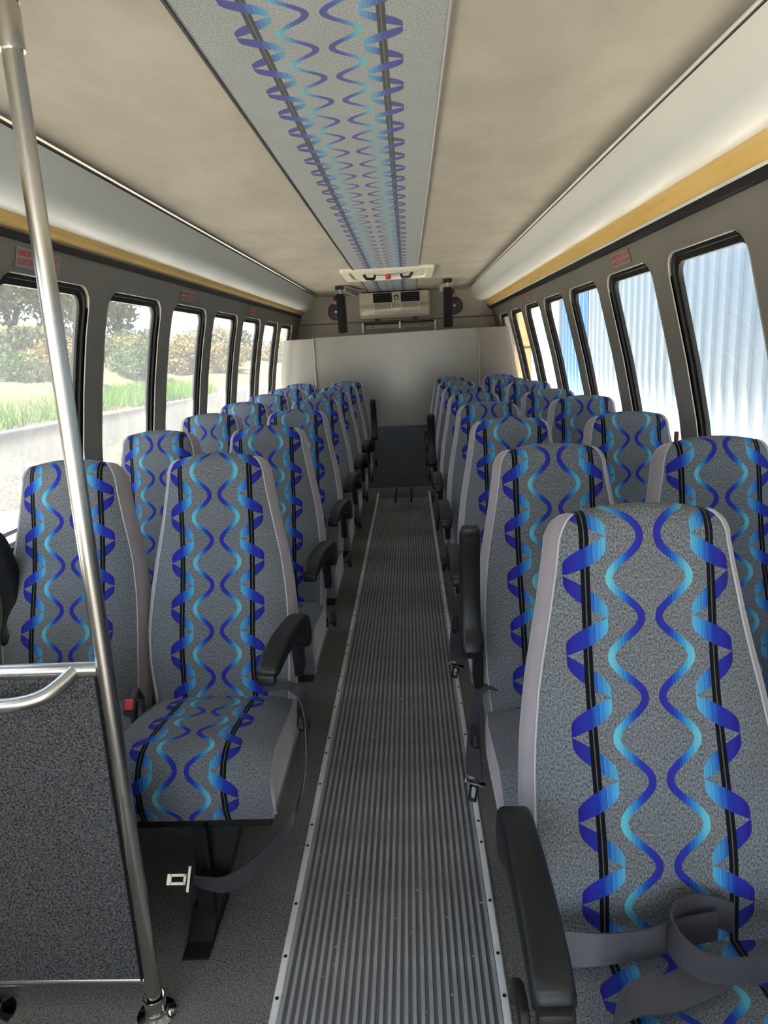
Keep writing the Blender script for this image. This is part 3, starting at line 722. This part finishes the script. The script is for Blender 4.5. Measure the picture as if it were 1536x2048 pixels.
# belts (parts of their seats)
def strap(seat, pts, wd, wdt=.047, name='seat_belt', k=6):
    p = spline(pts, k); d = spline(wd, k)
    o = seat.location
    me = MB().ribbon([q-o for q in p], d, wdt).mesh(name, True, angle=70)
    return ob(name, me, 'webbing', seat)
def tongue(parent, seat, loc, rot):
    l = Vector(loc)-seat.location
    t = ob('belt_tongue', MB().box(-.006, .006, -.030, .030, -.005, .005).mesh('belt_tongue', False, .003), 'chrome', parent, l, rot, label='chrome belt tongue')
    mb = MB().box(-.044, -.006, -.012, -.006, -.0015, .0015).box(-.044, -.006, .006, .012, -.0015, .0015).box(-.050, -.040, -.012, .012, -.0015, .0015).box(-.012, -.004, -.012, .012, -.0015, .0015)
    ob('tongue_plate', mb.mesh('tongue_plate', False), 'chrome', t)
s0 = SEATS['LA', 0]
b_ = strap(s0, [(-.345, 1.815, .495), (-.30, 1.785, .512), (-.255, 1.76, .520), (-.226, 1.748, .490), (-.220, 1.735, .42), (-.222, 1.69, .32), (-.250, 1.61, .225), (-.315, 1.52, .175), (-.385, 1.455, .160), (-.44, 1.44, .172), (-.472, 1.445, .18)],
           [(0, 1, .1), (.1, 1, 0), (.2, 1, 0), (.1, 1, .1), (0, 1, .15), (0, .9, .4), (.1, .7, .7), (0, .3, 1), (0, 0, 1), (.2, -.3, 1), (.3, -.5, .8)])
tongue(b_, s0, (-.482, 1.440, .185), (1.0, .25, .3))
bk = ob('belt_buckle', MB().box(-.018, .018, -.012, .012, -.03, .03).mesh('belt_buckle', False, .005), 'blackplastic', s0, (-.235, -.24, .462), (-.5, 0, 0))
ob('buckle_button', MB().box(-.013, .013, -.018, -.008, .004, .034).mesh('buckle_button', False, .003), 'red', bk, label='red buckle button')
ob('buckle_stalk', MB().tube([(0, 0, .02), (.0, .03, .06), (0, .07, .04), (0, .09, -.02)], .010, 8).mesh('buckle_stalk'), 'webbing', bk)
s1 = SEATS['RA', 0]
b1 = strap(s1, [(.250, .93, .500), (.285, .905, .505), (.325, .885, .520), (.37, .880, .527), (.42, .885, .530), (.47, .90, .532), (.53, .915, .53)],
           [(0, .9, -.3), (0, .7, .5), (0, .35, .9), (0, .15, 1), (0, .1, 1), (0, .1, 1), (0, .1, 1)])
b2 = strap(s1, [(.56, .93, .53), (.50, .93, .548), (.455, .90, .552), (.448, .865, .548), (.475, .835, .54), (.53, .83, .535), (.60, .85, .53), (.70, .90, .52)],
           [(0, .1, 1), (0, .1, 1), (.1, .1, 1), (.1, .1, 1), (0, -.1, 1), (0, -.1, 1), (0, 0, 1), (0, 0, 1)], .05)
b3 = strap(s1, [(.345, .795, .510), (.375, .80, .525), (.42, .81, .520), (.47, .835, .512), (.52, .86, .508)],
           [(.5, 1, .2), (.2, 1, .2), (0, 1, .2), (0, 1, .3), (0, 1, .3)], .05)
tongue(b3, s1, (.395, .755, .515), (.1, .1, 1.4))
for (kx, i), (sh, dr) in {('RA', 1): (0, .12), ('RA', 2): (.02, .05)}.items():
    st = SEATS[kx, i]; o = st.location; s = -1 if kx[0] == 'R' else 1     # s: direction of the aisle
    def W(x, y, z): return (o.x+s*x, o.y+y, z)
    bb = strap(st, [W(.17, -.13, .502), W(.205, -.14, .512), W(.230, -.145, .47), W(.238, -.14, .38), W(.240, -.125+sh, .28), W(.238, -.12+sh, .20+dr*.2)],
               [(0, 1, 0), (0, 1, 0), (s*.2, 1, .1), (s*.5, .8, 0), (s*.8, .5, .1), (s*.9, .3, .2)])
    tongue(bb, st, W(.238, -.125+sh, .185+dr*.2), (.4, -.8, 1.2))

# ================================================================== BARRIER WITH STANCHION
br = empty('stanchion_barrier', (-.515, 1.25, 0), label='brushed steel pole with a carpeted modesty panel and grab rail at left', cat='barrier')
ob('pole', MB().tube([(0, 0, .01), (0, 0, .7), (0, 0, 1.4), (0, 0, 1.985)], .0165, 24).mesh('pole'), 'steel', br)
fl = ob('ceiling_sleeve', MB().lathe([(.0205, 0), (.021, .004), (.021, .06), (.018, .085)], 24).mesh('ceiling_sleeve'), 'steel', br, (0, 0, 1.90))
ob('ceiling_flange', MB().lathe([(.045, .10), (.045, .094), (.024, .085), (.022, .07)], 24).mesh('ceiling_flange'), 'chrome', fl)
ff = ob('floor_sleeve', MB().lathe([(.0235, .004), (.0235, .050), (.0215, .050), (.0205, .03)], 24).mesh('floor_sleeve'), 'chrome', br)
ob('floor_flange', MB().lathe([(.042, 0), (.042, .004), (.026, .010), (.024, .016)], 24).mesh('floor_flange'), 'chrome', ff)
ob('set_screw', MB().lathe([(.008, 0), (.008, .008), (.004, .011)], 10).mesh('set_screw'), 'chrome', ff, (.036, -.006, .012))
PX = -.375
ob('top_rail', MB().tube([(-.012, 0, .826), (PX, 0, .826), (-.62, 0, .826)], .0155, 20).mesh('top_rail'), 'steel', br)
ob('bottom_rail', MB().tube([(-.012, 0, .095), (PX, 0, .095), (-.62, 0, .095)], .011, 16).mesh('bottom_rail'), 'steel', br)
ob('grab_handle', MB().tube(spline([(-.058, -.004, .826), (-.075, -.022, .812), (-.105, -.045, .795), (-.15, -.058, .787), (-.21, -.062, .786), (-.33, -.062, .788), (-.45, -.05, .80), (-.5, -.01, .826)], 6), .0145, 18).mesh('grab_handle'), 'steel', br)
ob('carpet_panel', MB().box(-.62, -.016, -.008, .008, .10, .815).mesh('carpet_panel', False, .003), 'panel', br, label='dark speckled carpet panel')
ob('edge_strip', MB().box(-.020, -.0165, -.011, .011, .10, .812).mesh('edge_strip', False), 'rubber', br)
p2 = ob('pole', MB().tube([(-.375, .0, .01), (-.375, .0, .82)], .0165, 20).mesh('pole'), 'steel', br)
ob('floor_flange', MB().lathe([(.050, 0), (.050, .004), (.026, .010), (.024, .03)], 24).mesh('floor_flange'), 'chrome', p2, (-.375, 0, 0))

# ================================================================== OUTSIDE
GZ = -.9
ob('ground', MB().box(-60, 60, -40, 110, GZ-.2, GZ).mesh('ground', False), 'asphalt', label='pale gravel yard around the bus', kind='structure')
# retaining wall on the left with a bank behind it
WA, WB = Vector((-10.5, -6, 0)), Vector((-4.6, 38, 0))
dirw = (WB-WA).normalized(); nrm = Vector((-dirw.y, dirw.x, 0))
p = [WA, WB, WB+nrm*.35, WA+nrm*.35]
ob('retaining_wall', MB().hexa([(q.x, q.y, GZ) for q in p]+[(q.x, q.y, .18) for q in p]).mesh('retaining_wall', False, .03), 'concrete', label='low grey concrete retaining wall along the yard on the left', cat='wall')
mb = MB(); rows = []
for i in range(30):
    t = i/29; a = WA+(WB-WA)*(t*1.5-.2); r = []
    for j in range(14):
        d = .3+j*2.2; z = .1+ (d*.17 + .25*math.sin(i*1.3+j)+.2*math.sin(i*.7-j*1.7))*(1 if j else 0)
        r.append((a.x+nrm.x*d, a.y+nrm.y*d, z))
    rows.append(r)
mb.grid(rows)
def bank(t, d, dz=0.0):
    a = WA+(WB-WA)*t; return Vector((a.x+nrm.x*d, a.y+nrm.y*d, .1+d*.17+dz))
ob('hillside', mb.mesh('hillside', True), 'hill', label='dry grassy bank rising behind the retaining wall', kind='structure')
def leafmesh(name, n, rx, rz, size, seed, up=.3, shape=1.0):
    R = random.Random(seed); mb = MB()
    for _ in range(n):
        while True:
            x, y, z = R.uniform(-1, 1), R.uniform(-1, 1), R.uniform(-1, 1)
            q = x*x+y*y+z*z
            if .12 < q < 1: break
        k = 1+.25*math.sin(5*math.atan2(y, x)+3*z)
        c = Vector((x*rx*k, y*rx*k, (z+1)*rz)); s = size*R.uniform(.6, 1.4)
        d = Vector((R.uniform(-1, 1), R.uniform(-1, 1), R.uniform(-1, 1)+up)).normalized(); e = d.orthogonal().normalized(); e.rotate(Matrix.Rotation(R.uniform(0, 6.3), 3, d))
        b = len(mb.v); mb.v += [tuple(c-d*s), tuple(c+e*s*.45), tuple(c+d*s), tuple(c-e*s*.45)]; mb.f.append((b, b+1, b+2, b+3))
    return mb.mesh(name, False)
def spikemesh(name, n, rad, h, wd, seed):
    R = random.Random(seed); mb = MB()
    for _ in range(n):
        a, r = R.uniform(0, 2*PI), rad*math.sqrt(R.random()); x, y = r*math.cos(a), r*math.sin(a); hh = h*R.uniform(.5, 1.1)
        lx, ly = R.uniform(-.3, .3)*hh, R.uniform(-.3, .3)*hh; t = R.uniform(0, PI); ex, ey = wd*math.cos(t), wd*math.sin(t)
        b = len(mb.v); mb.v += [(x-ex, y-ey, 0), (x+ex, y+ey, 0), (x+lx*.4+ex*.6, y+ly*.4+ey*.6, hh*.6), (x+lx*.4-ex*.6, y+ly*.4-ey*.6, hh*.6), (x+lx, y+ly, hh)]
        mb.f += [(b, b+1, b+2, b+3), (b+3, b+2, b+4)]
    return mb.mesh(name, False)
BM = [leafmesh('foliage', 2600, 1.3, .95, .10, 1), leafmesh('foliage', 2600, 1.5, 1.1, .11, 2), leafmesh('foliage', 2200, .9, .7, .07, 3)]
TM = [leafmesh('crown', 6000, 1.65, 3.8, .16, 11, .6), leafmesh('crown', 6000, 1.6, 4.2, .15, 12, .6)]
STM = MB().tube([(0, 0, -.3), (.03, 0, .5), (0, .04, 1.0)], [.05, .04, .02], 7).mesh('stem')
TRM = MB().tube([(0, 0, -.5), (.05, .03, 1.5), (-.05, .0, 4.0), (.05, .05, 6.6)], [.17, .14, .09, .03], 9).mesh('trunk')
def variant(me, mat):
    key = (me.name, mat)
    if key not in VAR:
        c = me.copy(); c.materials.clear(); c.materials.append(MAT[mat]); VAR[key] = c
    return VAR[key]
VAR = {}
R = random.Random(5)
def bush(t, d, sc, mat, i, lab, dz=0.0, base=None):
    q = base or bank(t, d, dz-.15)
    r = empty('bush', q, label=lab, cat='bush', group='bushes on the bank outside the left windows'); r.scale = (sc, sc, sc); r.rotation_euler = (0, 0, i*1.7)
    ob('foliage', variant(BM[i % 3], mat), None, r); ob('stem', STM, 'bark', r)
cols = ['leafgrey', 'leaftan', 'leafgrey', 'leafpale', 'leafgreen', 'leaftan']
cw = {'leafgrey': 'grey green', 'leaftan': 'dry tan', 'leafpale': 'pale dry', 'leafgreen': 'mid green'}
NTH = ORD+['ninth', 'tenth', 'eleventh', 'twelfth', 'thirteenth', 'fourteenth', 'fifteenth']
LOCW = ['nearest stretch', 'near stretch', 'middle stretch', 'far stretch', 'furthest stretch']
k = 0
for ti in range(10):
    for di, dd in enumerate((4.3, 6.9, 9.6)):
        t = .30+.09*ti+.03*(di % 2)+R.uniform(-.01, .01); mtn = cols[(ti*2+di*3+ti//3) % 6] if di else ('leaftan' if ti > 5 else 'leafgreen' if ti % 2 else 'leaftan')
        bush(t, dd+R.uniform(-.5, .5), R.uniform(.55, .95)*(1+.14*di), mtn, k, '%s bush %s on the bank, %s from the left' % (cw[mtn], ('low', 'half way', 'high')[di], NTH[ti])); k += 1
for ti in range(11):
    q = bank(.33+.07*ti, 0)-nrm*(.9+.5*(ti % 3)) ; q.z = GZ-.02
    bush(0, 0, .32+.10*(ti % 3), 'leafpale' if ti % 2 else 'leaftan', ti, 'small %s weed clump at the foot of the concrete wall, %s from the left' % ('pale' if ti % 2 else 'tan', NTH[ti]), base=q)
for ti in range(15):
    q = bank(.16+.062*ti, 12.0+4.6*(ti % 2), -.3)
    r = empty('tree', q, label='slender pale trunked tree behind the bushes, %s from the left' % NTH[ti], cat='tree', group='trees behind the bushes'); r.scale = (1, 1, R.uniform(.95, 1.2)); r.rotation_euler = (0, 0, ti*2.1)
    ob('crown', variant(TM[ti % 2], 'leafgrey' if ti % 3 else 'leafgreen'), None, r, (0, 0, .9)); ob('trunk', TRM, 'bark', r)
# grass along the top of the wall
R2 = random.Random(9); mb = MB()
for _ in range(9000):
    t = .22+.5*R2.random(); d = .55+2.3*R2.random()**1.3; q = bank(t, d, -.05); hh = R2.uniform(.25, .6)*(1.15-d*.2); a = R2.uniform(0, PI); wv = .014
    lx, ly = R2.uniform(-.5, .5)*hh, R2.uniform(-.5, .5)*hh; b = len(mb.v)
    mb.v += [(q.x-wv*math.cos(a), q.y-wv*math.sin(a), q.z), (q.x+wv*math.cos(a), q.y+wv*math.sin(a), q.z), (q.x+lx, q.y+ly, q.z+hh)]; mb.f.append((b, b+1, b+2))
ob('grass', mb.mesh('grass', False), 'grass', label='bright green grass growing along the top of the concrete wall', cat='grass', kind='stuff')

# corrugated building on the right
def corrugated(x, y0, y1, z0, z1, pitch, depth):
    mb = MB(); n = int((y1-y0)/pitch); prof = []
    for i in range(n):
        y = y0+i*pitch
        prof += [(y, 0), (y+pitch*.55, 0), (y+pitch*.62, -depth), (y+pitch*.93, -depth)]
    prof.append((y0+n*pitch, 0))
    mb.grid([[(x+d, y, z) for y, d in prof] for z in (z0, z1)])
    b = len(mb.v); mb.box(x+.02, x+.12, y0, y1, z0, z1)
    return mb.mesh('cladding', False)
bd = empty('corrugated_building', (3.5, 4, GZ), label='white corrugated metal building wall beside the right windows', cat='building')
ob('cladding', corrugated(0, -14, 9.8, 0, 4.9, .30, .030), 'bldg', bd)
ob('cladding', corrugated(0, 9.85, 12.2, 0, 4.9, .30, .030), 'bldgblue', bd, label='blue corrugated end section')
ob('corner_trim', MB().box(-.05, .10, 12.2, 12.45, 0, 4.92).mesh('corner_trim', False, .01), 'bldg', bd)
ob('eave_flashing', MB().box(-.44, .20, -14, 12.5, 4.85, 5.0).mesh('eave_flashing', False, .01), 'bldg', bd)
sc2 = MB().lathe([(.012, 0), (.012, .006), (.005, .010)], 8).mesh('fixing_bolt')
for zi, z in enumerate((1.25, 2.25, 3.2)):
    for j in range(20): ob('fixing_bolt', sc2, 'screw', bd, (-.001, -1.0+.30*j*1.0+.08, z), (0, -PI/2, 0))
ob('roof', MB().box(.0, 9, -14, 12.45, 4.9, 5.02).mesh('roof', False), 'bldg', bd)
ob('end_wall', MB().box(.1, 9, 12.35, 12.45, 0, 4.9).mesh('end_wall', False), 'bldg', bd)
fb = empty('far_building', (5.5, 30, GZ), label='far pale building seen past the end of the corrugated wall', cat='building')
ob('wall', MB().box(-4, 6, 0, 6, 0, 6.5).mesh('wall', False, .02), 'container', fb)
ob('door', MB().box(.08, .50, -.06, .02, 2.2, 4.2).mesh('door', False, .01), 'bldgblue', fb, label='blue panel')
ct = empty('storage_container', (4.55, 22.5, GZ), label='low cream storage container behind the bus on the right', cat='container')
ob('box', MB().box(-.95, 1.2, -1.5, 2.5, 0, 2.2).mesh('box', False, .03), 'container', ct)
for j in range(5): ob('side_rib', MB().box(-.86+.45*j, -.78+.45*j, -1.54, -1.5, .1, 2.1).mesh('side_rib', False, .005), 'container', ct)
cr = empty('wooden_crate', (3.40, 21.0, GZ), label='tall tan wooden crate beside the cream container, far right', cat='crate')
ob('crate_body', MB().box(-.17, .17, -.4, .8, 0, 4.0).mesh('crate_body', False, .01), 'wood', cr)
for z in (2.18, 3.6): ob('batten', MB().box(-.18, .18, -.44, -.4, z, z+.12).mesh('batten', False, .005), 'wood', cr)
